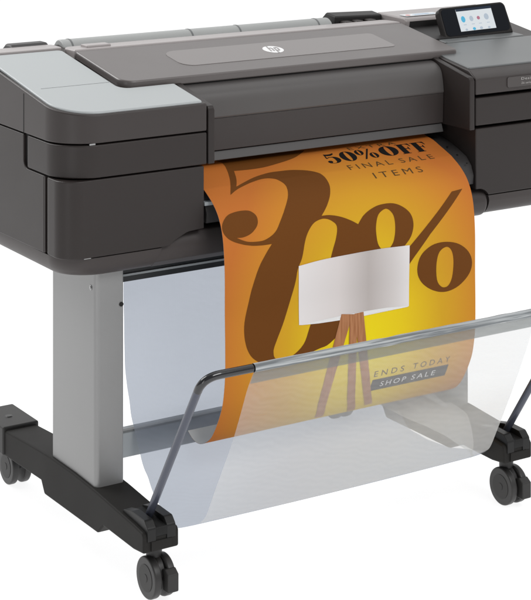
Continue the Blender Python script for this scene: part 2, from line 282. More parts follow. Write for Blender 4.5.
ART = {"A":[[-0.2212,0.0349],[-0.2196,0.0367],[-0.2174,0.039],[-0.2153,0.0424],[-0.2144,0.047],[-0.2149,0.0534],[-0.2164,0.0613],[-0.2186,0.0699],[-0.221,0.0785],[-0.2235,0.0868],[-0.2264,0.0953],[-0.2298,0.1041],[-0.2338,0.1137],[-0.2393,0.1251],[-0.2459,0.138],[-0.2522,0.1497],[-0.2564,0.1579],[-0.2524,0.1555],[-0.2467,0.152],[-0.2399,0.1481],[-0.2327,0.1445],[-0.2249,0.1413],[-0.2164,0.1382],[-0.2076,0.1352],[-0.1991,0.1325],[-0.1908,0.13],[-0.1824,0.1277],[-0.1744,0.1258],[-0.1672,0.1248],[-0.1609,0.1245],[-0.1553,0.125],[-0.1503,0.1261],[-0.1458,0.1276],[-0.1419,0.1296],[-0.1386,0.1321],[-0.1358,0.1351],[-0.1334,0.1383],[-0.1313,0.1418],[-0.1297,0.1456],[-0.1286,0.1498],[-0.1284,0.1545],[-0.1292,0.1597],[-0.1308,0.1654],[-0.1331,0.1715],[-0.1361,0.1778],[-0.14,0.1843],[-0.1447,0.1911],[-0.1498,0.198],[-0.1548,0.2047],[-0.1596,0.2114],[-0.1645,0.218],[-0.1693,0.2244],[-0.1735,0.23],[-0.1769,0.2347],[-0.1797,0.2387],[-0.1824,0.2422],[-0.1855,0.2455],[-0.1889,0.2483],[-0.1924,0.2508],[-0.1962,0.2529],[-0.2002,0.2548],[-0.2044,0.2565],[-0.2087,0.258],[-0.2134,0.2592],[-0.2187,0.2599],[-0.2251,0.26],[-0.2322,0.2597],[-0.2393,0.2591],[-0.2453,0.2583],[-0.2499,0.2574],[-0.2537,0.2562],[-0.257,0.2549],[-0.2603,0.2536],[-0.2639,0.252],[-0.2675,0.2501],[-0.2706,0.2485],[-0.2728,0.2473],[-0.2701,0.2476],[-0.2663,0.248],[-0.2619,0.2483],[-0.2574,0.248],[-0.2529,0.2472],[-0.2481,0.2461],[-0.2433,0.2445],[-0.2389,0.2424],[-0.2346,0.2397],[-0.2305,0.2364],[-0.2268,0.2328],[-0.2241,0.2292],[-0.2223,0.2255],[-0.2213,0.2216],[-0.221,0.2177],[-0.2213,0.2142],[-0.2223,0.211],[-0.2241,0.208],[-0.2264,0.2053],[-0.2289,0.2031],[-0.2314,0.2013],[-0.2342,0.2],[-0.2374,0.199],[-0.2414,0.1983],[-0.2464,0.1978],[-0.2522,0.1976],[-0.2583,0.1978],[-0.2641,0.1983],[-0.2695,0.1991],[-0.2749,0.2001],[-0.2799,0.2016],[-0.2846,0.2038],[-0.289,0.2068],[-0.2931,0.2106],[-0.2967,0.2148],[-0.2992,0.2188],[-0.3007,0.2227],[-0.3013,0.2267],[-0.3011,0.2306],[-0.3002,0.2345],[-0.2984,0.2383],[-0.2957,0.2421],[-0.2924,0.2457],[-0.2884,0.249],[-0.2837,0.2519],[-0.2783,0.2546],[-0.2724,0.257],[-0.2664,0.2592],[-0.2604,0.2613],[-0.2541,0.2631],[-0.2477,0.2646],[-0.2416,0.2659],[-0.2356,0.2668],[-0.2297,0.2674],[-0.2239,0.2678],[-0.2183,0.2682],[-0.2123,0.2684],[-0.2062,0.2684],[-0.2008,0.2684],[-0.197,0.2684],[-0.1996,0.2712],[-0.2033,0.2753],[-0.2075,0.2801],[-0.2116,0.2852],[-0.2156,0.2904],[-0.2198,0.296],[-0.2241,0.3022],[-0.2281,0.3093],[-0.2322,0.3176],[-0.2362,0.327],[-0.2399,0.3365],[-0.2431,0.345],[-0.2454,0.3518],[-0.2471,0.3576],[-0.2487,0.3635],[-0.2505,0.3704],[-0.253,0.3791],[-0.2558,0.3888],[-0.2584,0.3985],[-0.2602,0.4075],[-0.2611,0.4153],[-0.2614,0.4224],[-0.2612,0.4292],[-0.2606,0.436],[-0.2595,0.4429],[-0.2579,0.4498],[-0.2559,0.4564],[-0.2533,0.4625],[-0.2504,0.468],[-0.2469,0.4731],[-0.2428,0.4777],[-0.2377,0.4821],[-0.2316,0.4864],[-0.2245,0.4905],[-0.2167,0.494],[-0.2084,0.4967],[-0.1995,0.4984],[-0.1899,0.4993],[-0.1799,0.4996],[-0.1699,0.4993],[-0.1597,0.4983],[-0.1492,0.4966],[-0.1389,0.4946],[-0.129,0.4926],[-0.1198,0.4907],[-0.111,0.4887],[-0.1026,0.4866],[-0.0945,0.4847],[-0.0873,0.4834],[-0.0806,0.4825],[-0.074,0.4809],[-0.0667,0.4775],[-0.0581,0.4721],[-0.0488,0.4652],[-0.0396,0.457],[-0.0314,0.4481],[-0.0246,0.4379],[-0.0187,0.4265],[-0.0131,0.4146],[-0.0071,0.403],[-0.0011,0.3911],[0.0047,0.3787],[0.0113,0.3672],[0.0193,0.3577],[0.0297,0.351],[0.0418,0.3462],[0.0541,0.3424],[0.0651,0.3384],[0.0742,0.3343],[0.0824,0.3305],[0.0899,0.3268],[0.0969,0.3229],[0.1034,0.3188],[0.1094,0.3145],[0.1147,0.3102],[0.1194,0.3061],[0.1232,0.3024],[0.1262,0.299],[0.1287,0.2955],[0.1309,0.2916],[0.1328,0.287],[0.1345,0.2819],[0.1357,0.2768],[0.1362,0.2717],[0.136,0.2668],[0.1353,0.2618],[0.1339,0.257],[0.1318,0.2525],[0.1289,0.2482],[0.1252,0.2441],[0.121,0.2402],[0.1163,0.2368],[0.1114,0.2336],[0.106,0.2307],[0.1001,0.2283],[0.0938,0.2265],[0.0867,0.2253],[0.0789,0.2248],[0.0711,0.2248],[0.0638,0.2252],[0.0573,0.2259],[0.0512,0.2271],[0.0453,0.2287],[0.0396,0.2305],[0.0339,0.2327],[0.0282,0.2353],[0.0229,0.2381],[0.018,0.2412],[0.0135,0.245],[0.0093,0.2493],[0.0058,0.2532],[0.0033,0.256],[0.0001,0.2541],[-0.0046,0.2513],[-0.01,0.2482],[-0.0155,0.2454],[-0.0209,0.2428],[-0.0266,0.2403],[-0.0324,0.238],[-0.0381,0.236],[-0.0438,0.2343],[-0.0496,0.2328],[-0.0552,0.2316],[-0.0605,0.2307],[-0.0656,0.2302],[-0.0707,0.23],[-0.0751,0.23],[-0.0781,0.23],[-0.0751,0.2271],[-0.0707,0.2229],[-0.0658,0.2179],[-0.0611,0.2128],[-0.0566,0.2073],[-0.0519,0.2014],[-0.0474,0.1953],[-0.0436,0.1892],[-0.0403,0.1832],[-0.0374,0.1773],[-0.035,0.1713],[-0.0333,0.165],[-0.0322,0.1582],[-0.0316,0.151],[-0.0319,0.144],[-0.0334,0.1378],[-0.0362,0.1325],[-0.0401,0.1279],[-0.045,0.1237],[-0.0509,0.1199],[-0.0581,0.1164],[-0.0666,0.1133],[-0.0756,0.1107],[-0.0841,0.1086],[-0.0921,0.1074],[-0.1,0.1067],[-0.1078,0.1065],[-0.1154,0.1063],[-0.1224,0.1061],[-0.1291,0.106],[-0.1359,0.1063],[-0.1435,0.1071],[-0.1522,0.1086],[-0.1616,0.1106],[-0.1711,0.113],[-0.1804,0.1158],[-0.1896,0.1191],[-0.199,0.1231],[-0.2077,0.1269],[-0.2151,0.1302],[-0.2211,0.1327],[-0.226,0.1348],[-0.2299,0.1364],[-0.2326,0.1376],[-0.2301,0.1333],[-0.2265,0.1272],[-0.2226,0.1201],[-0.2191,0.1132],[-0.216,0.1057],[-0.213,0.0975],[-0.2104,0.0901],[-0.2086,0.0849],[-0.2019,0.0854],[-0.1922,0.0862],[-0.1813,0.0868],[-0.1708,0.0871],[-0.1613,0.087],[-0.1519,0.0867],[-0.1419,0.086],[-0.1303,0.0844],[-0.1158,0.0817],[-0.0993,0.0782],[-0.0832,0.0744],[-0.0698,0.0707],[-0.0603,0.0675],[-0.0532,0.0644],[-0.0472,0.061],[-0.0408,0.0572],[-0.0333,0.0523],[-0.0255,0.0465],[-0.0186,0.0412],[-0.0138,0.0375],[-0.0473,0.0346],[-0.1179,0.0333],[-0.1844,0.0351]],"H1":[[-0.1929,0.4858],[-0.1948,0.4831],[-0.1958,0.4799],[-0.1962,0.4767],[-0.1964,0.4737],[-0.1964,0.4714],[-0.1961,0.4694],[-0.1954,0.4673],[-0.1944,0.4645],[-0.193,0.4612],[-0.1914,0.4577],[-0.1893,0.4533],[-0.1867,0.4478],[-0.1835,0.4414],[-0.1798,0.4341],[-0.1756,0.4255],[-0.1709,0.4148],[-0.1653,0.4007],[-0.1588,0.3837],[-0.1525,0.3669],[-0.1477,0.3531],[-0.145,0.3435],[-0.1436,0.3364],[-0.1427,0.3305],[-0.1411,0.3247],[-0.1387,0.319],[-0.136,0.3141],[-0.1332,0.3092],[-0.1306,0.3033],[-0.1284,0.296],[-0.1263,0.2877],[-0.1243,0.2795],[-0.1221,0.2725],[-0.1198,0.2669],[-0.1174,0.2622],[-0.1149,0.2581],[-0.1121,0.2542],[-0.109,0.2505],[-0.1057,0.247],[-0.1021,0.2439],[-0.0984,0.2413],[-0.0943,0.2393],[-0.09,0.2379],[-0.0856,0.2368],[-0.0816,0.2362],[-0.0779,0.2358],[-0.0745,0.2359],[-0.0713,0.2363],[-0.068,0.2371],[-0.0646,0.2382],[-0.0612,0.2398],[-0.058,0.2416],[-0.0551,0.2437],[-0.0524,0.2458],[-0.0499,0.2481],[-0.0479,0.2509],[-0.0468,0.2543],[-0.0467,0.2586],[-0.0474,0.2635],[-0.0488,0.2691],[-0.0506,0.2751],[-0.0527,0.281],[-0.0553,0.2869],[-0.0584,0.2943],[-0.0622,0.3046],[-0.0669,0.3188],[-0.0724,0.3361],[-0.0784,0.3544],[-0.0847,0.372],[-0.0917,0.3893],[-0.0993,0.4068],[-0.1068,0.4233],[-0.1131,0.4372],[-0.1175,0.4479],[-0.1206,0.4563],[-0.1237,0.4632],[-0.1279,0.4696],[-0.1338,0.4756],[-0.1406,0.4807],[-0.1477,0.485],[-0.1543,0.4884],[-0.1604,0.4907],[-0.1663,0.4919],[-0.1718,0.4924],[-0.177,0.4923],[-0.1817,0.4916],[-0.1861,0.4901],[-0.19,0.4881]],"H2":[[0.0738,0.2347],[0.0778,0.2359],[0.0814,0.2383],[0.0846,0.2416],[0.0872,0.245],[0.089,0.2486],[0.0902,0.2526],[0.0909,0.257],[0.0913,0.262],[0.0913,0.2677],[0.091,0.2741],[0.0903,0.2805],[0.0893,0.2864],[0.088,0.2917],[0.0866,0.2966],[0.0847,0.3011],[0.0821,0.3051],[0.0785,0.3091],[0.0742,0.3129],[0.0696,0.3157],[0.0652,0.3167],[0.0609,0.3153],[0.0565,0.3122],[0.0525,0.3079],[0.0493,0.3033],[0.0471,0.2983],[0.0457,0.2924],[0.0449,0.2863],[0.0444,0.2806],[0.0442,0.2753],[0.0444,0.2702],[0.0451,0.2652],[0.0461,0.2604],[0.0475,0.2556],[0.0493,0.2509],[0.0516,0.2466],[0.0546,0.243],[0.0588,0.2398],[0.0639,0.2371],[0.0692,0.2353]],"SL":[[0.271,0.2183],[0.2427,0.2207],[0.2268,0.2333],[0.1017,0.3336],[0.1141,0.3612],[0.1326,0.3412],[0.1769,0.2975]],"R":[[0.2185,0.3186],[0.2265,0.3199],[0.2346,0.3218],[0.2424,0.3243],[0.2497,0.3274],[0.2566,0.3313],[0.2632,0.3358],[0.2691,0.3408],[0.2739,0.346],[0.2777,0.3514],[0.2806,0.3572],[0.2825,0.363],[0.2833,0.3688],[0.2831,0.3743],[0.2819,0.3798],[0.2797,0.3851],[0.2766,0.3903],[0.2723,0.3953],[0.2669,0.4003],[0.2609,0.4048],[0.2548,0.4087],[0.2486,0.4119],[0.2422,0.4145],[0.2356,0.4165],[0.2291,0.4179],[0.2226,0.4188],[0.2161,0.4191],[0.2095,0.4188],[0.2029,0.4179],[0.1962,0.4164],[0.1893,0.4141],[0.1825,0.4114],[0.1761,0.4082],[0.1699,0.4045],[0.1639,0.4003],[0.1584,0.3957],[0.1538,0.3909],[0.1502,0.3859],[0.1472,0.3806],[0.1451,0.3751],[0.1439,0.3695],[0.1436,0.3635],[0.1442,0.3573],[0.1456,0.3513],[0.1475,0.3459],[0.1499,0.3412],[0.153,0.337],[0.1567,0.3331],[0.1612,0.3297],[0.1665,0.3264],[0.1726,0.3233],[0.1793,0.3208],[0.1864,0.319],[0.1939,0.318],[0.202,0.3176],[0.2103,0.3178]],"RH":[[0.2184,0.3287],[0.2222,0.33],[0.2258,0.3325],[0.2288,0.336],[0.2313,0.3402],[0.2331,0.3451],[0.2344,0.351],[0.2351,0.3573],[0.2353,0.3639],[0.235,0.3711],[0.2343,0.3789],[0.2331,0.3864],[0.2314,0.3928],[0.2294,0.3979],[0.2269,0.4022],[0.224,0.4056],[0.2208,0.408],[0.2172,0.4095],[0.213,0.4099],[0.2089,0.4094],[0.2051,0.4078],[0.2016,0.4052],[0.1982,0.4017],[0.1953,0.3971],[0.1932,0.3914],[0.192,0.3839],[0.1914,0.375],[0.1915,0.3659],[0.1921,0.3579],[0.1932,0.3513],[0.1948,0.3453],[0.197,0.3401],[0.1999,0.3359],[0.2039,0.3326],[0.2088,0.3302],[0.2139,0.3288]],"SH":[[-0.139,0.3179],[-0.1303,0.317],[-0.1178,0.3157],[-0.1035,0.3143],[-0.0893,0.3132],[-0.0756,0.3125],[-0.0613,0.312],[-0.0464,0.3115],[-0.0306,0.3112],[-0.0131,0.3108],[0.0059,0.3104],[0.0245,0.3102],[0.0411,0.3101],[0.0552,0.3102],[0.0677,0.3105],[0.0791,0.3109],[0.0897,0.3113],[0.1001,0.3117],[0.1099,0.3121],[0.1183,0.3124],[0.1241,0.3127],[0.122,0.4337],[0.1095,0.4341],[0.0917,0.4346],[0.0716,0.4351],[0.0525,0.4355],[0.0344,0.4358],[0.0158,0.436],[-0.0023,0.4362],[-0.0195,0.4362],[-0.035,0.4362],[-0.0496,0.4361],[-0.0637,0.4358],[-0.0783,0.4353],[-0.0947,0.4344],[-0.1122,0.4332],[-0.1279,0.4321],[-0.1388,0.4313]],"L1":[[-0.0406,0.4252],[-0.0372,0.4257],[-0.0338,0.4262],[-0.0304,0.4268],[-0.0271,0.4273],[-0.0237,0.4278],[-0.0203,0.4283],[-0.0169,0.4288],[-0.0134,0.4294],[-0.0151,0.4335],[-0.0168,0.4376],[-0.0185,0.4418],[-0.0201,0.4459],[-0.0218,0.45],[-0.0234,0.4542],[-0.025,0.4583],[-0.0267,0.4625],[-0.0338,0.4819],[-0.0405,0.5015],[-0.0463,0.5217],[-0.0511,0.5426],[-0.0545,0.5648],[-0.0544,0.5907],[-0.0516,0.6201],[-0.0408,0.6611],[-0.0433,0.6609],[-0.0458,0.6606],[-0.0483,0.6603],[-0.0508,0.6601],[-0.0533,0.6598],[-0.0558,0.6596],[-0.0583,0.6594],[-0.0608,0.6592],[-0.0728,0.612],[-0.076,0.5773],[-0.0745,0.5482],[-0.0699,0.5221],[-0.0638,0.4972],[-0.0564,0.4731],[-0.0486,0.4491]],"L2":[[-0.0206,0.4283],[-0.0183,0.4286],[-0.0161,0.4289],[-0.0139,0.4293],[-0.0117,0.4296],[-0.0094,0.43],[-0.0072,0.4303],[-0.005,0.4306],[-0.0027,0.431],[-0.0036,0.4541],[-0.0044,0.4773],[-0.0046,0.5008],[-0.0035,0.5251],[-0.0009,0.5506],[0.005,0.5794],[0.0157,0.6136],[0.0362,0.6612],[0.034,0.6615],[0.0319,0.6618],[0.0297,0.6622],[0.0276,0.6625],[0.0254,0.6628],[0.0233,0.6632],[0.0212,0.6635],[0.019,0.6639],[-0.0026,0.6139],[-0.0133,0.5791],[-0.0192,0.5499],[-0.0217,0.524],[-0.0226,0.4993],[-0.0223,0.4754],[-0.0215,0.4518]],"L3":[[-0.0099,0.4289],[-0.0072,0.4288],[-0.0045,0.4288],[-0.0018,0.4287],[0.0009,0.4286],[0.0035,0.4285],[0.0062,0.4284],[0.0089,0.4284],[0.0116,0.4283],[0.0141,0.4511],[0.0168,0.474],[0.0199,0.4972],[0.0242,0.5212],[0.03,0.5462],[0.0386,0.5739],[0.0522,0.607],[0.0718,0.6479],[0.0696,0.6481],[0.0674,0.6483],[0.0652,0.6486],[0.0631,0.6488],[0.0609,0.649],[0.0587,0.6493],[0.0565,0.6495],[0.0544,0.6497],[0.034,0.6081],[0.0199,0.5748],[0.0108,0.547],[0.0045,0.5219],[-0.0002,0.4979],[-0.0038,0.4747],[-0.0069,0.4518]],"B":[[0.0433,0.5796],[0.0665,0.579],[0.0899,0.5784],[0.1134,0.5778],[0.1371,0.5772],[0.1609,0.5766],[0.1849,0.576],[0.209,0.5754],[0.2333,0.5748],[0.2342,0.5785],[0.2351,0.5822],[0.236,0.586],[0.2371,0.5899],[0.2382,0.5939],[0.2394,0.5979],[0.2407,0.602],[0.242,0.6062],[0.2177,0.6072],[0.1937,0.6082],[0.1698,0.6091],[0.146,0.6101],[0.1225,0.6111],[0.099,0.6121],[0.0758,0.613],[0.0526,0.614],[0.0512,0.6094],[0.0499,0.6049],[0.0487,0.6005],[0.0475,0.5962],[0.0463,0.5919],[0.0453,0.5877],[0.0443,0.5836]]}
# ------------------------------------------------------------------ the setting
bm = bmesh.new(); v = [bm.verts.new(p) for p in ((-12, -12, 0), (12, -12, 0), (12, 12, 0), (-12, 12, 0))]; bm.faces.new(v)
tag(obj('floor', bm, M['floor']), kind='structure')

# ------------------------------------------------------------------ the printer
P = bpy.data.objects.new('wide_format_printer', None); C.objects.link(P)
tag(P, 'wide dark grey printer on silver legs, with touch screen and sheer fabric basket', 'printer')

slope = lambda y, z0=0.855: z0 + 0.165 * min(y, 0.385)
XL, XLi, XR, XRi, YB = -0.61, -0.309, 0.69, 0.338, 0.45
def plan(x0, x1, y0, y1, rfl=0.075):          # plan of the left module: only its outer front corner is rounded
    return rnd([(x0, y0), (x1, y0), (x1, y1), (x0, y1)], [rfl, 0.003, 0, 0.02], 14)

# dark core seen only in the seams
bm = bmesh.new(); pz(bm, plan(XL + .006, XLi - .004, .030, YB - .005, .06), .592, .85)
obj('left_core', bm, M['black'], P)
bm = bmesh.new(); box(bm, XRi + .004, XR - .004, .030, YB - .005, .592, .84)
obj('right_core', bm, M['black'], P)

# left module
bm = bmesh.new()
pz(bm, rnd([(XL, 0), (XLi, 0), (XLi, .40), (XLi, YB), (XL, YB), (XL, .40)], [.08, .003, 0, 0, .03, 0], 16), .7995, lambda x, y: .852 + .165 * min(y, .40))
obj('left_top_cover', bm, M['shell_up'], P, bevel=.010, seg=5)
def slab(name, pts, z0, th, m, parent, bev=.002, k=0.165, lift=0.0):
    bm = bmesh.new(); pz(bm, pts, lambda x, y: z0 + lift + k * y - .004, lambda x, y: z0 + lift + k * y + th)
    return obj(name, bm, m, parent, bevel=bev, seg=3)
g = rnd([(XL + .006, .006), (XLi - .006, .006), (XLi - .006, .118), (-.432, .118), (-.432, .378), (XL + .010, .378)], [.078, .006, .004, .022, .012, .02], 12)
slab('left_silver_panel', g, .852, .0035, M['silver'], P, .003)
bm = bmesh.new(); box(bm, XL + .03, -.436, .1585, .160, .852 + .165 * .159 + .0015, .852 + .165 * .159 + .00375)
obj('panel_fold', bm, M['silver_r'], P)
bm = bmesh.new(); box(bm, XL - .0004, XL + .01, .1700, .1725, .801, .874); obj('cover_seam', bm, M['black'], P)
bm = bmesh.new(); box(bm, -.556, -.544, .0030, .0075, .7970, .8000); obj('seam_clip', bm, M['screw'], P)
bm = bmesh.new(); box(bm, -.566, -.552, .0050, .0120, .5890, .5915); obj('seam_clip', bm, M['screw'], P)
slab('left_deck_glare', rnd([(XL + .012, .3815), (-.426, .3815), (-.426, .437), (XL + .012, .437)], .01, 4), .852 + .165 * .40 + .0, .0035, M['deck'], P, .002, k=0.0)  # added pale slab, painted glare on the rear of the cover
bm = bmesh.new(); box(bm, XL + .0013, XL + .01, .0800, .0870, .592, .733); obj('corner_seam', bm, M['shell'], P)
# middle band that wraps the front corner
bm = bmesh.new(); pz(bm, plan(XL + .001, XLi, 0, .1715), .7360, .7970)
bandL = obj('left_front_band', bm, M['shell'], P, bevel=.003)
# side panel
bm = bmesh.new()
px(bm, rnd([(.0838, .591), (YB, .586), (YB, .7970), (.1735, .7970), (.1735, .7335), (.0838, .7335)], [.0, 0, 0, .002, .018, .002], 6), XL + .0005, XL + .06)
obj('left_side_panel', bm, M['shell'], P, bevel=.002)
bm = bmesh.new(); box(bm, XL + .001, XL + .06, .174, YB, .8005, .803); bm.free()
# lower front panel
bm = bmesh.new(); pz(bm, plan(XL, XLi - .006, 0, .0830), .591, .7335)
lf = obj('left_front_panel', bm, M['shell'], P, bevel=.0025)
bm = bmesh.new(); py(bm, rnd([(-.434, .50), (-.412, .552), (-.396, .586), (-.382, .600), (-.352, .6135), (-.29, .618), (-.29, .50)], [0, .01, .02, .02, .03, 0, 0], 6), -.05, .3)
cut(lf, bm)
# bottom rim
def rimpts(i): return plan(XL + .004 + i, XLi - .008, .004 + i, YB - i, .07)
bm = bmesh.new()
lv = [(.589, 0), (.582, .0004), (.574, .0022), (.566, .0055), (.559, .0105), (.553, .018), (.5495, .030)]
rings = [[bm.verts.new((x, y, z)) for x, y in rimpts(i)] for z, i in lv]
for A, B in zip(rings, rings[1:]):
    for k in range(len(A)): bm.faces.new((A[k], A[(k + 1) % len(A)], B[(k + 1) % len(A)], B[k]))
bm.faces.new(rings[0]); bm.faces.new(rings[-1][::-1])
rim = obj('left_bottom_rim', bm, M['rim'], P)
bm = bmesh.new(); py(bm, [(-.446, .48), (-.420, .552), (-.404, .5895), (-.29, .5895), (-.29, .48)], -.05, .12); cut(rim, bm)

# right module
bm = bmesh.new(); px(bm, [(0, .808), (0, .841), (.024, .857), (.330, .9035), (.330, .808)], XRi, XR); obj('right_top_cover', bm, M['shell_up'], P, bevel=.003)
g = rnd([(XRi + .006, .030), (XR - .006, .030), (XR - .006, .200), (XRi + .006, .200)], .004, 4)
slab('right_silver_panel', g, .8535, .0030, M['silver_r'], P, .002, k=.152)
bm = bmesh.new(); px(bm, [(0, .7435), (0, .8015), (YB, .8015), (YB, .7435)], XRi, XR); obj('right_front_band', bm, M['shell'], P, bevel=.003)
bm = bmesh.new(); px(bm, [(0, .5965), (0, .7375), (YB, .7375), (YB, .5965)], XRi, XR); rf = obj('right_front_panel', bm, M['shell'], P, bevel=.003)
bm = bmesh.new(); px(bm, [(.003, .5945), (.0032, .583), (.0055, .575), (.0095, .567), (.015, .560), (.024, .554), (.038, .551), (YB, .551), (YB, .5945)], XRi, XR); rr = obj('right_bottom_rim', bm, M['rim'], P)
ct = lambda: rnd([(.30, .50), (.376, .50), (.376, .612), (.30, .612)], [0, 0, .030, 0], 10)
for o in (rf, rr):
    bm = bmesh.new(); py(bm, ct(), -.05, .12); cut(o, bm)
# nameplate
bm = bmesh.new(); py(bm, rnd([(.421, .8165), (.60, .8165), (.60, .8385), (.421, .8385)], .005, 5), -.0018, .0)
npl = obj('nameplate', bm, M['plate'], P)

# rear deck of the right module, with dark sheets as shade beside the screen
bm = bmesh.new(); px(bm, [(.335, .86), (.335, .922), (.341, .928), (YB, .930), (YB, .86)], .402, XR); obj('rear_deck', bm, M['deck'], P, bevel=.004)
bm = bmesh.new(); py(bm, [(.408, .892), (.500, .892), (.500, .920), (.413, .920)], .3335, .336); obj('recess_shade', bm, M['inner'], P)
bm = bmesh.new(); pz(bm, [(.404, .236), (.50, .236), (.50, .333), (.404, .333)], lambda x, y: .8505 + .152 * y, lambda x, y: .8565 + .152 * y); obj('recess_shade', bm, M['inner'], P)
bm = bmesh.new(); pz(bm, rnd([(.415, .350), (.510, .350), (.510, .380), (.415, .380)], .003, 3), .9295, .9305); st = obj('sticker', bm, M['sticker'], P)
bm = bmesh.new(); cyl(bm, (.427, .362, .930), (.427, .362, .9308), .006, 20); obj('sticker_mark', bm, M['red'], st)
bm = bmesh.new(); box(bm, .445, .50, .358, .361, .930, .9308); box(bm, .445, .49, .367, .370, .930, .9308); obj('sticker_mark', bm, M['bluep'], st)

# inner end panels either side of the window
for x0, x1, nm in ((-.3065, -.2925, 'end_panel'), (.3215, .3345, 'end_panel')):
    bm = bmesh.new(); px(bm, [(-.001, .736), (-.001, .838), (.004, .846), (.14, .8745), (.14, .736)], x0, x1); obj(nm, bm, M['shell'], P, bevel=.002)
# window cover
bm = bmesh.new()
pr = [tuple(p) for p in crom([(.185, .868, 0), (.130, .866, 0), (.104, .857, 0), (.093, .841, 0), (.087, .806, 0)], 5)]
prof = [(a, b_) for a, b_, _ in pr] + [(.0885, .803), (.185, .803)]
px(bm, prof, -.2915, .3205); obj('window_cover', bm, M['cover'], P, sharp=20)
bm = bmesh.new(); px(bm, [(.0875, .8025), (.0895, .7395), (.185, .7395), (.185, .8025)], -.2915, .3205); obj('lower_cover', bm, M['shell_up'], P, bevel=.0012)
# black gap and lip under the cover
bm = bmesh.new(); box(bm, -.292, .3205, .101, .18, .7370, .7400); obj('gap_strip', bm, M['black'], P)
bm = bmesh.new(); px(bm, [(.0945, .7375), (.19, .7375), (.19, .7185), (.096, .7185), (.088, .7205)], -.292, .3205); obj('exit_lip', bm, M['lip'], P, bevel=.0012)
# platen the print slides over, and cheeks
bm = bmesh.new()
px(bm, [(.20, .716), (.113, .703), (.085, .697), (.06, .688), (.03, .676), (.014, .660), (.006, .640), (.008, .622), (.20, .622)], -.3065, XRi - .001); obj('output_platen', bm, M['cheek'], P)
for k in range(3):
    bm = bmesh.new(); cyl(bm, (.314 + .004 * k, .065 - .028 * k, .69 - .012 * k), (.314 + .004 * k, .065 - .028 * k, .6945 - .0135 * k), .002, 12); obj('platen_hole', bm, M['black'], P)
bm = bmesh.new(); box(bm, -.307, XRi - .002, .14, YB, .57, .85); obj('inner_cavity', bm, M['black'], P)
bm = bmesh.new(); box(bm, -.312, -.290, .004, .05, .656, .663); obj('metal_tab', bm, M['rail'], P, bevel=.001)
# lower roll housing between the modules
bm = bmesh.new()
px(bm, [(.14, .6125), (.035, .6125), (.020, .608), (.0105, .595), (.0085, .578), (.013, .562), (.028, .550), (.14, .547)], -.416, .345); obj('lower_housing', bm, M['rim'], P, bevel=.002, sharp=55)
bm = bmesh.new(); cyl(bm, (.30, .034, .5800), (.3735, .034, .5800), .0315, 48); obj('housing_end', bm, M['shell_up'], P, bevel=.008, seg=5)
bm = bmesh.new(); px(bm, [(.085, .512), (.15, .512), (.15, .553), (.085, .553)], -.468, .30); obj('under_beam', bm, M['beam'], P, bevel=.002)
bm = bmesh.new(); px(bm, [(.081, .524), (.086, .524), (.086, .528), (.081, .528)], -.466, .30); obj('beam_edge', bm, M['rail'], P)
bm = bmesh.new(); box(bm, -.555, XR - .05, .09, YB - .03, .552, .566); obj('base_plate', bm, M['inner'], P)

# lid
lidz = lambda y: .8635 + .165 * y
bm = bmesh.new(); pts = rnd([(-.421, .128), (.390, .128), (.390, .335), (-.421, .335)], [.030, .010, 0, 0], 10)
pz(bm, pts, lambda x, y: lidz(y) - .0165, lambda x, y: lidz(y))
lid = obj('lid', bm, M['lid'], P, bevel=.0035, seg=4)
bm = bmesh.new(); pz(bm, rnd([(-.421, .3385), (.390, .3385), (.390, .40), (-.421, .40)], [0, 0, .02, .02], 6), .895, lambda x, y: .921 - .02 * (y - .3385))
obj('rear_lid_strip', bm, M['deck'], P, bevel=.004)
bm = bmesh.new(); box(bm, -.415, .385, .334, .340, .90, .9145); obj('lid_gap', bm, M['black'], P)
bm = bmesh.new(); box(bm, -.418, .388, .133, .33, .862, .8705)
obj('lid_underside', bm, M['black'], P)
bm = bmesh.new(); pz(bm, rnd([(-.254, .184), (.268, .184), (.268, .283), (-.254, .283)], [.03, .012, .012, .03], 8), lambda x, y: lidz(y) - .002, lambda x, y: lidz(y) + .0007)
gl = obj('gloss_strip', bm, M['lidgloss'], lid)

# text helper: built-in font, returned as flat 2D triangles
def text_faces(s, size=1.0, spacing=1.0, shear=0.0):
    cu = bpy.data.curves.new('t', 'FONT'); cu.body = s; cu.size = size; cu.space_character = spacing; cu.shear = shear; cu.resolution_u = 3
    o = bpy.data.objects.new('t', cu); C.objects.link(o); dg = bpy.context.evaluated_depsgraph_get()
    me = bpy.data.meshes.new_from_object(o.evaluated_get(dg)); bpy.data.objects.remove(o)
    vs = [(v.co.x, v.co.y) for v in me.vertices]; fs = [tuple(p.vertices) for p in me.polygons]
    return vs, fs
def fit(vs, x0, x1, y0, y1):
    ax, bx = min(v[0] for v in vs), max(v[0] for v in vs); ay, by = min(v[1] for v in vs), max(v[1] for v in vs)
    return [(x0 + (v[0] - ax) / (bx - ax) * (x1 - x0), y0 + (v[1] - ay) / (by - ay) * (y1 - y0)) for v in vs]
def flat(name, vs, fs, f, m, parent):
    bm = bmesh.new(); V = [bm.verts.new(f(*v)) for v in vs]
    for q in fs:
        try: bm.faces.new([V[i] for i in q])
        except ValueError: pass
    me = bpy.data.meshes.new(name); bm.to_mesh(me); bm.free(); me.materials.append(m)
    o = bpy.data.objects.new(name, me); C.objects.link(o); o.parent = parent; return o

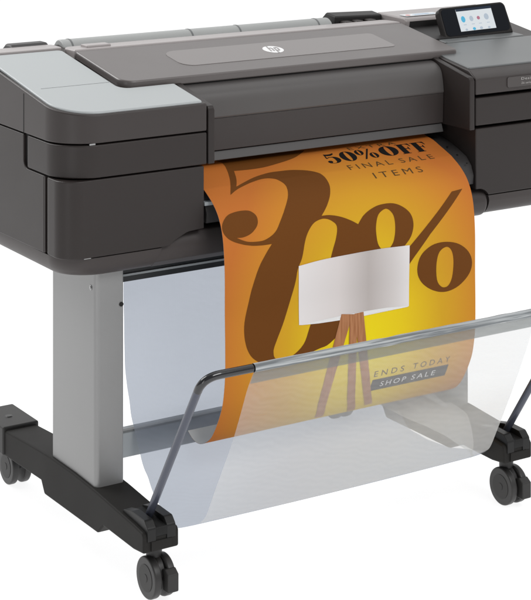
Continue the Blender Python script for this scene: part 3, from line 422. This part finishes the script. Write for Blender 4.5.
# round emblem on the lid: white disc, slanted lower-case letters
cxl, cyl_ = -.014, .234
bm = bmesh.new(); pz(bm, [(cxl + .0225 * math.cos(t), cyl_ + .0225 * math.sin(t)) for t in [2 * math.pi * k / 48 for k in range(48)]], lambda x, y: lidz(y), lambda x, y: lidz(y) + .0012)
em = obj('emblem', bm, M['logo'], lid)
def stroke(pts, w):
    vs, fs = [], []
    for (x0, y0), (x1, y1) in zip(pts, pts[1:]):
        d = Vector((x1 - x0, y1 - y0)).normalized() * w / 2; nrm = Vector((-d.y, d.x)); k = len(vs)
        vs += [(x0 - nrm.x - d.x * .6, y0 - nrm.y - d.y * .6), (x1 - nrm.x + d.x * .6, y1 - nrm.y + d.y * .6), (x1 + nrm.x + d.x * .6, y1 + nrm.y + d.y * .6), (x0 + nrm.x - d.x * .6, y0 + nrm.y - d.y * .6)]; fs.append((k, k + 1, k + 2, k + 3))
    return vs, fs
lt = []
for i, s in enumerate(([(-.0105, -.0105), (-.0035, .0215)], [(-.0078, .0035), (-.0055, .0085), (-.001, .0095), (.0005, .007), (-.0035, -.0105)],
          [(.0005, -.0215), (.0072, .0095)], [(.0068, .0085), (.012, .0095), (.0136, .006), (.0105, -.0075), (.0085, -.0095), (.0030, -.0095)])):
    vs, fs = stroke(s, .0032)
    lt.append(([(x + .00015 * i, y) for x, y in vs], fs, i))
bm = bmesh.new()
for vs, fs, i in lt:
    for j, q in enumerate(fs):
        bm.faces.new([bm.verts.new((cxl + vs[k][0], cyl_ + vs[k][1], lidz(cyl_ + vs[k][1]) + .0016 + .00006 * i + .00002 * j)) for k in q])
obj('emblem_lettering', bm, M['logoin'], lid)
vs, fs = text_faces('DesignJet', 1, 1.1)
flat('nameplate_lettering', fit(vs, .458, .515, .8285, .8355), fs, lambda x, z: (x, -.0024, z), M['platetxt'], npl)
vs, fs = text_faces('Z6 series', 1, 1.05)
flat('nameplate_lettering', fit(vs, .458, .488, .8215, .8258), fs, lambda x, z: (x, -.0024, z), M['platetxt'], npl)

# roll behind the lid, its end hubs
bm = bmesh.new(); cyl(bm, (-.405, .445, .9005), (.262, .445, .9005), .0275, 48); rc = obj('roll_cover', bm, M['roll'], P, bevel=.003)
for x in (-.385, -.10, .02, .225):
    bm = bmesh.new(); cyl(bm, (x, .445, .9005), (x + .0035, .445, .9005), .0283, 48); obj('roll_band', bm, M['silver_r'], rc)
bm = bmesh.new(); px(bm, rnd([(.43, .88), (.43, .917), (.445, .9255), (.47, .9255), (.485, .915), (.485, .88)], .008, 5), -.515, -.43); obj('spindle_hub', bm, M['cheek'], P, bevel=.006)
bm = bmesh.new(); prism(bm, [(.43, .89), (.43, .931), (.47, .936), (.49, .92), (.49, .89)], lambda y, z: (.275, y, z), lambda y, z: (.405, y, z - .004)); obj('spindle_hub', bm, M['inner'], P, bevel=.004)
for x in (.285, .315, .35):
    bm = bmesh.new(); box(bm, x, x + .02, .402, .43, .900, .921); obj('hub_latch', bm, M['shell'], P, bevel=.004)
bm = bmesh.new(); px(bm, rnd([(.355, .915), (.355, .925), (.385, .925), (.385, .915)], .003, 3), -.385, -.33); obj('lid_hinge', bm, M['deck'], P, bevel=.002)

# touch screen on its bracket
bm = bmesh.new(); pz(bm, rnd([(.418, .205), (.640, .205), (.640, .275), (.418, .275)], .008, 4), .86, lambda x, y: .8885 + .05 * (y - .205)); obj('screen_bracket', bm, M['silver_r'], P, bevel=.003)
q0, q1 = Vector((.4430, .240, .8890)), Vector((.6350, .240, .8925))      # foot of the tilted screen
up = (Vector((.4460, .275, .9540)) - q0); ux = (q1 - q0); nrm = ux.cross(up).normalized()
def disp(u, v, d=0): return q0 + ux * u + up * v + nrm * d
bm = bmesh.new()
dp_ = rnd([(0, -.02), (1, -.02), (.985, 1), (-.0, 1)], .10, 8)
W_, H_ = ux.length, up.length
dp_ = rnd([(0, -.002), (W_, -.002), (W_ - .003, H_), (.0, H_)], [.004, .004, .013, .013], 8)
f3 = lambda a, b_, d: tuple(q0 + ux.normalized() * a + up.normalized() * b_ + nrm * d)
prism(bm, dp_, lambda a, b_: f3(a, b_, 0), lambda a, b_: f3(a, b_, -.018)); ds = obj('display_housing', bm, M['dispshell'], P, bevel=.003)
def dsheet(name, x0, x1, y0, y1, d, m, r=.002, parent=None):
    bm = bmesh.new(); prism(bm, rnd([(x0, y0), (x1, y0), (x1, y1), (x0, y1)], r, 5), lambda a, b_: f3(a, b_, d), lambda a, b_: f3(a, b_, d - .0006)); return obj(name, bm, m, parent or ds)
dsheet('display_glass', .005, W_ - .007, .005, H_ - .005, .0008, M['bezel'], .009)
sc = dsheet('screen', .046, .146, .013, .066, .0014, M['scr'], .0005)
dsheet('status_bar', .046, .146, .0605, .0665, .0020, M['scrbar'], .0003)
def icon(x, y, r, m, sx=1.0):
    bm = bmesh.new(); prism(bm, [(x + sx * r * math.cos(t), y + r * math.sin(t)) for t in [2 * math.pi * k / 24 for k in range(24)]], lambda a, b_: f3(a, b_, .0020), lambda a, b_: f3(a, b_, .0015)); obj('screen_icon', bm, m, ds)
icon(.060, .041, .0075, M['icoblue'], .75); icon(.083, .041, .0065, M['icogrey'], .8); icon(.103, .041, .0042, M['icored']); icon(.126, .042, .0075, M['icogrey'], .85)
icon(.083, .041, .0045, M['scr'], .8) if False else None
bm = bmesh.new()
for x in (.0575, .0805, .1005, .1235): prism(bm, [(x, .027), (x + .008, .027), (x + .008, .0285), (x, .0285)], lambda a, b_: f3(a, b_, .0020), lambda a, b_: f3(a, b_, .0015))
obj('screen_caption', bm, M['icogrey'], ds)
icon(.084, .0165, .0034, M['icoblue'], 1.2); icon(.104, .0165, .0034, M['icogrey'], 1.2)
icon(.062, .0160, .0026, M['icogrey'], 1.3); icon(.126, .0160, .0026, M['icogrey'], 1.3)

# ------------------------------------------------------------------ stand
def make_leg(dx):
    bm = bmesh.new(); pz(bm, rnd([(-.5255, .038), (-.467, .038), (-.467, .224), (-.5255, .224)], [.010, .004, .004, .004], 6), .145, .552)
    for v in bm.verts: v.co.x += dx
    l = obj('leg', bm, M['leg'], P)
    bm = bmesh.new(); cyl(bm, (-.4725 + dx, .0385, .486), (-.4725 + dx, .0365, .486), .0042, 20); obj('screw_hole', bm, M['black'], l)
    bm = bmesh.new(); cyl(bm, (-.5265 + dx, .058, .520), (-.5250 + dx, .058, .520), .005, 20); cyl(bm, (-.5275 + dx, .058, .520), (-.5265 + dx, .058, .520), .0028, 12); obj('screw', bm, M['screw'], l)
    return l
def make_foot(dx):
    bm = bmesh.new()
    prof = [(-.160, .098), (-.160, .128), (-.155, .134), (-.12, .1385), (.03, .1515), (.12, .156), (.22, .157), (.32, .153), (.435, .146), (.435, .095), (.262, .0985), (.247, .076), (.020, .076), (-.004, .0965), (-.120, .0940)]
    px(bm, prof, -.532 + dx, -.460 + dx); f = obj('foot', bm, M['foot'], P, bevel=.004)
    bm = bmesh.new(); box(bm, -.536 + dx, -.456 + dx, .432, .56, .096, .1535); obj('foot_end_cap', bm, M['cap'], f, bevel=.004)
    bm = bmesh.new(); cyl(bm, (-.497 + dx, .49, .153), (-.497 + dx, .49, .1550), .009, 24, .007); obj('cap_button', bm, M['caster'], f)
    # forked socket of the basket bar
    for a, b_ in ((-.5245, -.5075), (-.4855, -.468)):
        bm = bmesh.new(); px(bm, rnd([(-.1625, .118), (-.1625, .141), (-.150, .153), (-.10, .1545), (-.070, .148), (-.066, .138), (-.068, .118)], [.001, .008, .008, .02, .004, .002, .001], 5), a + dx, b_ + dx)
        obj('socket_cheek', bm, M['socket'], f, bevel=.003)
    bm = bmesh.new(); px(bm, rnd([(-.1625, .124), (-.1625, .141), (-.07, .146), (-.07, .124)], .003, 3), -.508 + dx, -.485 + dx); obj('socket_slot', bm, M['black'], f)
    bm = bmesh.new(); px(bm, rnd([(-.1635, .1005), (-.1635, .118), (-.150, .118), (-.150, .1005)], .002, 3), -.517 + dx, -.476 + dx); obj('socket_base', bm, M['foot'], f)
    return f
for dx in (0, .8155): make_leg(dx); make_foot(dx)

def make_caster(x, y, pedal=True):
    """twin wheel caster: hood with two wheels, brake pedal"""
    bm = bmesh.new()
    hood = [(y + .030 * math.cos(t), .041 + .033 * math.sin(t)) for t in [R(a) for a in range(5, 185, 12)]] + [(y - .022, .034), (y + .022, .034)]
    px(bm, hood, x - .0055, x + .0055)
    cyl(bm, (x, y + .004, .068), (x, y + .004, .098), .0145, 28)
    cst = obj('caster', bm, M['caster'], P, bevel=.0015)
    for s in (-1, 1):
        bm = bmesh.new(); a = x + s * .0065; b_ = x + s * .0215
        yo = y - .004
        cyl(bm, (a, yo, .0375), (b_, yo, .0375), .0375, 48); wv = obj('wheel', bm, M['caster'], cst, bevel=.0035, seg=3)
        wv.name = 'wheel'
    bm = bmesh.new(); cyl(bm, (x - .0216, yo, .0375), (x - .0222, yo, .0375), .024, 40); cyl(bm, (x - .0220, yo, .0375), (x - .0228, yo, .0375), .007, 24); obj('wheel_disc', bm, M['cap'], cst)
    if pedal:
        bm = bmesh.new(); px(bm, rnd([(yo - .046, .020), (yo - .046, .052), (yo - .034, .060), (yo - .020, .056), (yo - .026, .020)], .003, 4), x - .001, x + .021); obj('brake_pedal', bm, M['cap'], cst, bevel=.002)
    return cst
make_caster(-.4855, -.118); make_caster(.3265, -.118); make_caster(-.466, .530, False); make_caster(.3265, .500, False)

# crossbar between the legs
bm = bmesh.new(); box(bm, -.467, .291, .128, .158, .1605, .2105); cb = obj('crossbar', bm, M['rail'], P, bevel=.002)
bm = bmesh.new(); box(bm, -.467, .291, .1265, .136, .2090, .2135); obj('crossbar_lip', bm, M['silver_r'], cb)

# ------------------------------------------------------------------ catch basket
YBAR, ZBAR = -.320, .448
base = Vector((-.496, -.108, .136)); topL = Vector((-.503, YBAR, ZBAR)); baseR = Vector((.3265, -.108, .136)); topR = Vector((.334, YBAR, ZBAR))
def bend(a, c, b_, r, n=10):
    u = (a - c).normalized(); v = (b_ - c).normalized(); s = c + u * r; e = c + v * r
    return [s * (1 - t) ** 2 + c * 2 * t * (1 - t) + e * t * t for t in [k / n for k in range(n + 1)]]
bl = bend(base, topL, topR, .034); br = bend(topL, topR, baseR, .034)
bm = bmesh.new(); tube(bm, [(-.41, YBAR, ZBAR), (.245, YBAR, ZBAR)], .0055); bar = obj('basket_bar', bm, M['barblack'], P)
for q in ([base, bl[0]], [br[-1], baseR]):
    bm = bmesh.new(); tube(bm, q, .0072); obj('bar_arm', bm, M['bar'], bar)
for q in (bl + [Vector((-.405, YBAR, ZBAR))], [Vector((.24, YBAR, ZBAR))] + br):
    bm = bmesh.new(); tube(bm, q, .0075); obj('bar_corner', bm, M['barblack'], bar)

def cloth(name, prof, x0f, x1f, m, nu=70, nv=7, amp=.003, seed=0, parent=None):
    pr = crom([(0, y, z) for y, z in prof], nv); bm = bmesh.new(); uvl = bm.loops.layers.uv.new('UVMap'); s = 0; rows = []
    for i, p in enumerate(pr):
        if i: s += (pr[i] - pr[i - 1]).length
        f = i / (len(pr) - 1); a, b_ = x0f(f), x1f(f); row = []
        for k in range(nu + 1):
            t = k / nu; x = a + (b_ - a) * t
            d = amp * min(1, f * 5, (1 - f) * 6) * (noise.noise(Vector((x * 7 + seed, s * 9, seed))) + .5 * noise.noise(Vector((x * 19 + s * 12, s * 22, seed + 4))))
            d += -.004 * math.sin(math.pi * min(1, max(0, t))) * max(0, min(1, (.30 - p.z) / .15)); row.append((bm.verts.new((x, p.y - d, p.z + d)), (x, s)))
        rows.append(row)
    for A, B in zip(rows, rows[1:]):
        for k in range(nu):
            f_ = bm.faces.new((A[k][0], A[k + 1][0], B[k + 1][0], B[k][0]))
            for l, q in zip(f_.loops, (A[k], A[k + 1], B[k + 1], B[k])): l[uvl].uv = q[1]
    me = bpy.data.meshes.new(name); bm.to_mesh(me); bm.free(); me.materials.append(m)
    for p in me.polygons: p.use_smooth = True
    o = bpy.data.objects.new(name, me); C.objects.link(o); o.parent = parent; return o
FR = [(-.320, .440), (-.300, .405), (-.280, .362), (-.250, .302), (-.213, .235), (-.177, .172), (-.156, .138), (-.136, .119), (-.128, .1150)]
RE = [(.168, .53), (.166, .42), (.158, .310), (.142, .255), (.120, .210), (.088, .160), (.040, .125), (-.020, .108), (-.070, .1045), (-.106, .1075), (-.130, .1145)]
def lerp(a, b_, t): return a + (b_ - a) * max(0, min(1, t))
fn = cloth('front_net', FR, lambda f: -.402, lambda f: lerp(.236, .252, f * 1.3) - (max(0, f - .80) / .20) * .062, M['net_front'], amp=.003, seed=2, parent=P)
rn = cloth('rear_sheet', RE, lambda f: lerp(-.400, -.436, (f - .55) / .3) + max(0, f - .93) * .35, lambda f: .20 if f < .6 else lerp(.20, .29, (f - .61) / .25) - max(0, f - .88) * .55, M['net_rear'], amp=.006, seed=7, parent=P)
cloth('folded_layer', [(.172, .50), (.168, .40), (.160, .300), (.146, .240), (.128, .206), (.095, .180), (.050, .166), (-.010, .158), (-.065, .148), (-.110, .130), (-.138, .120)], lambda f: .145 if f < .5 else lerp(.145, .225, (f - .5) / .45), lambda f: .300 if f < .72 else lerp(.300, .215, (f - .72) / .28), M['net_fold'], nu=40, amp=.003, seed=11, parent=P)
# sleeve round the bar, with the doubled hem under it
bm = bmesh.new(); pts = []
nS = 90
for k in range(nS + 1):
    x = -.402 + (.236 + .402) * k / nS; pts.append((x, YBAR + .0012 * noise.noise(Vector((x * 25, 0, 3))), ZBAR + .0012 * noise.noise(Vector((x * 30, 5, 3)))))
tube(bm, pts, .0078, 18, caps=False); obj('bar_sleeve', bm, M['sleeve'], fn)
cloth('hem', [(-.3225, .441), (-.3165, .430), (-.3095, .4175)], lambda f: -.402, lambda f: .236, M['net_hem'], nv=4, amp=.0012, seed=5, parent=fn)

# ------------------------------------------------------------------ the printed poster
PROF = [(.15,.722),(.113,.712),(.085,.706),(.06,.697),(.03,.686),(.019,.681),(-.008,.665),(-.030,.645),(-.045,.618),(-.053,.585),(-.057,.535),(-.057,.463),(-.058,.40),(-.057,.345),(-.050,.300),(-.040,.272),(-.022,.240),(-.004,.216),(.018,.200),(.045,.191),(.068,.194),(.086,.204)]
pp = crom([(0, a, b_) for a, b_ in PROF], 6); SS = [0]
for a, b_ in zip(pp, pp[1:]): SS.append(SS[-1] + (b_ - a).length)
def on(u, v, lift=0.0):
    v = max(0, min(SS[-1] - 1e-6, v)); i = 0
    while SS[i + 1] < v: i += 1
    t = (v - SS[i]) / (SS[i + 1] - SS[i])
    def nr(j):
        d = (pp[min(j + 1, len(pp) - 1)] - pp[max(j - 1, 0)]).normalized(); return Vector((0, d.z, -d.y))   # towards the printed side
    p = pp[i].lerp(pp[i + 1], t); nn = nr(i).lerp(nr(i + 1), t).normalized()
    wv = .0016 * math.sin(7.5 * u + 1.1) * math.sin(5.2 * v + .4) * min(1, max(0, (v - .16) / .12))      # the sheet buckles very slightly
    return (u, p.y + nn.y * lift - wv, p.z + nn.z * lift)
UL, UR = -.3030, .2915
bm = bmesh.new(); uvl = bm.loops.layers.uv.new('UVMap'); us = [UL + (UR - UL) * k / 24 for k in range(25)]
for side, lf_ in ((0, 0.0), (1, -.0004)):
    g = [[bm.verts.new(on(u, s, lf_)) for u in us] for s in SS]
    for i in range(len(SS) - 1):
        for k in range(24):
            q = (g[i][k], g[i][k + 1], g[i + 1][k + 1], g[i + 1][k]); c = ((us[k], SS[i]), (us[k + 1], SS[i]), (us[k + 1], SS[i + 1]), (us[k], SS[i + 1]))
            if side: q = q[::-1]; c = c[::-1]
            f_ = bm.faces.new(q); f_.material_index = side
            for l, cc in zip(f_.loops, c): l[uvl].uv = cc
me = bpy.data.meshes.new('sale_poster'); bm.to_mesh(me); bm.free(); me.materials.append(M['print']); me.materials.append(M['paperback'])
for p in me.polygons: p.use_smooth = True
PO = bpy.data.objects.new('sale_poster', me); C.objects.link(PO)
tag(PO, 'orange and yellow sale poster with big brown 50% hanging out of the printer', 'poster')

def ink(name, loops_or_tris, m, lift, parent=PO, tris=None):
    """print a flat shape on the curved paper: (u, v) outlines (outer, holes...) or ready triangles"""
    bm = bmesh.new()
    if tris is None:
        L = [[Vector((a, b_, 0)) for a, b_ in lp] for lp in loops_or_tris]; allp = [p for lp in L for p in lp]
        V = [bm.verts.new(p) for p in allp]
        for t in tessellate_polygon(L):
            try: bm.faces.new([V[i] for i in t])
            except ValueError: pass
    else:
        vs, fs = tris; V = [bm.verts.new((a, b_, 0)) for a, b_ in vs]
        for q in fs:
            try: bm.faces.new([V[i] for i in q])
            except ValueError: pass
    v0 = min(v.co.y for v in bm.verts); v1 = max(v.co.y for v in bm.verts)
    for s in SS:
        if v0 < s < v1: bmesh.ops.bisect_plane(bm, geom=bm.verts[:] + bm.edges[:] + bm.faces[:], plane_co=(0, s, 0), plane_no=(0, 1, 0), dist=1e-7)
    uvl = bm.loops.layers.uv.new('UVMap')
    for f_ in bm.faces:
        for l in f_.loops: l[uvl].uv = (l.vert.co.x, l.vert.co.y)
    for v in bm.verts: v.co = on(v.co.x, v.co.y, lift)
    bmesh.ops.recalc_face_normals(bm, faces=bm.faces)
    for f_ in bm.faces:
        pass
    me = bpy.data.meshes.new(name); bm.to_mesh(me); bm.free(); me.materials.append(m)
    o = bpy.data.objects.new(name, me); C.objects.link(o); o.parent = parent; return o

ink('numeral', [ART['A'], ART['H1'], ART['H2']], M['brown'], .0003)
ink('percent_slash', [ART['SL']], M['brown'], .0003)
ink('percent_ring', [ART['R'], ART['RH']], M['brown'], .0003)
sh = ink('lamp_picture', [ART['SH']], M['shade'], .0008)
for k in ('L1', 'L3', 'L2'):
    ink('lamp_leg', [ART[k]], M['wood'], {'L1': .0010, 'L3': .0011, 'L2': .0012}[k], sh)
rim_ = [(-.137, .4318), (-.10, .4300), (-.04, .4280), (.02, .4277), (.07, .4288), (.1225, .4335), (.118, .4350), (.0728, .4356), (.017, .4366), (-.0339, .4368), (-.0936, .435)]
ink('shade_rim', [rim_], M['inkwhite'], .0009, sh)
ban = ink('banner', [[(.046, .5755), (.2345, .5755), (.2345, .6045), (.046, .6045)]], M['banner'], .0006)
def word(s, u0, u1, vb, h, m, lift, spacing=1.3, parent=PO, name='lettering'):
    vs, fs = text_faces(s, 1, spacing); vs = fit(vs, u0, u1, 0, 1)
    return ink(name, None, m, lift, parent, ([(a, vb - b_ * h) for a, b_ in vs], fs))
word('EXTRA', .079, .197, .0645, .0130, M['inkbrown'], .0003, 1.5)
word('FINAL', .036, .143, .1345, .0165, M['inkbrown'], .0003, 1.45); word('SALE', .163, .248, .1345, .0165, M['inkbrown'], .0003, 1.45)
word('ITEMS', .078, .198, .1680, .0165, M['inkbrown'], .0003, 1.5)
word('ENDS', .047, .120, .5685, .0130, M['inkbrown'], .0003, 1.6); word('TODAY', .142, .2345, .5685, .0130, M['inkbrown'], .0003, 1.6)
word('SHOP', .069, .132, .5965, .0130, M['inkwhite'], .0008, 1.35, ban); word('SALE', .146, .205, .5965, .0130, M['inkwhite'], .0008, 1.35, ban)

# high-contrast serif headline: 50%OFF
def ell(cx_, cy_, rx, ry, n=36, rot=0.0): return [(cx_ + rx * math.cos(t) * math.cos(rot) - ry * math.sin(t) * math.sin(rot), cy_ + rx * math.cos(t) * math.sin(rot) + ry * math.sin(t) * math.cos(rot)) for t in [2 * math.pi * k / n for k in range(n)]]
def glyph(ch):
    if ch in '0O':
        wd = .86 if ch == '0' else 1.02
        return wd, [[ell(wd / 2, .5, wd / 2 - .02, .51), ell(wd / 2, .5, wd * .125, .47)]]
    if ch == 'F':
        return .80, [[[(.03, 0), (.50, 0), (.50, .04), (.42, .05), (.42, .48), (.55, .48), (.60, .36), (.63, .36), (.63, .66), (.60, .66), (.55, .53), (.42, .53), (.42, .95), (.58, .95), (.70, .86), (.75, .68), (.79, .68), (.77, 1), (.03, 1), (.03, .96), (.12, .95), (.12, .05), (.03, .04)]]]
    if ch == '5':
        o = [(.10, .52), (.14, .98), (.30, .93), (.46, .93), (.62, .99), (.66, .99), (.60, .84), (.44, .76), (.28, .76), (.19, .80), (.165, .58), (.26, .64), (.42, .65)] \
            + [(.42 + .34 * math.sin(R(a)), .32 + .33 * math.cos(R(a))) for a in range(10, 181, 14)] + [(.24, -.01), (.10, .05), (.04, .15), (.06, .26), (.15, .31), (.26, .27), (.29, .17), (.23, .07), (.20, .03), (.34, .02), (.44, .06), (.49, .18), (.49, .42), (.44, .58), (.34, .60), (.22, .56), (.15, .50)]
        return .80, [[o]]
    if ch == '%':
        return 1.10, [[ell(.24, .72, .22, .28), ell(.24, .72, .055, .25)], [ell(.86, .28, .22, .28), ell(.86, .28, .055, .25)], [[(.24, 0), (.78, 1), (.88, 1), (.34, 0)]]]
adv = 0; parts_ = []
for ch in '50%OFF':
    wd, gs = glyph(ch); parts_.append((adv, gs)); adv += wd + .02
    if ch == '%': adv += .12
k_ = (.262 - .004) / adv
for a0, gs in parts_:
    for g_ in gs: ink('headline_letter', [[(.004 + (a0 + x) * k_, .1045 - y * .037) for x, y in lp] for lp in g_], M['ink'], .0003)
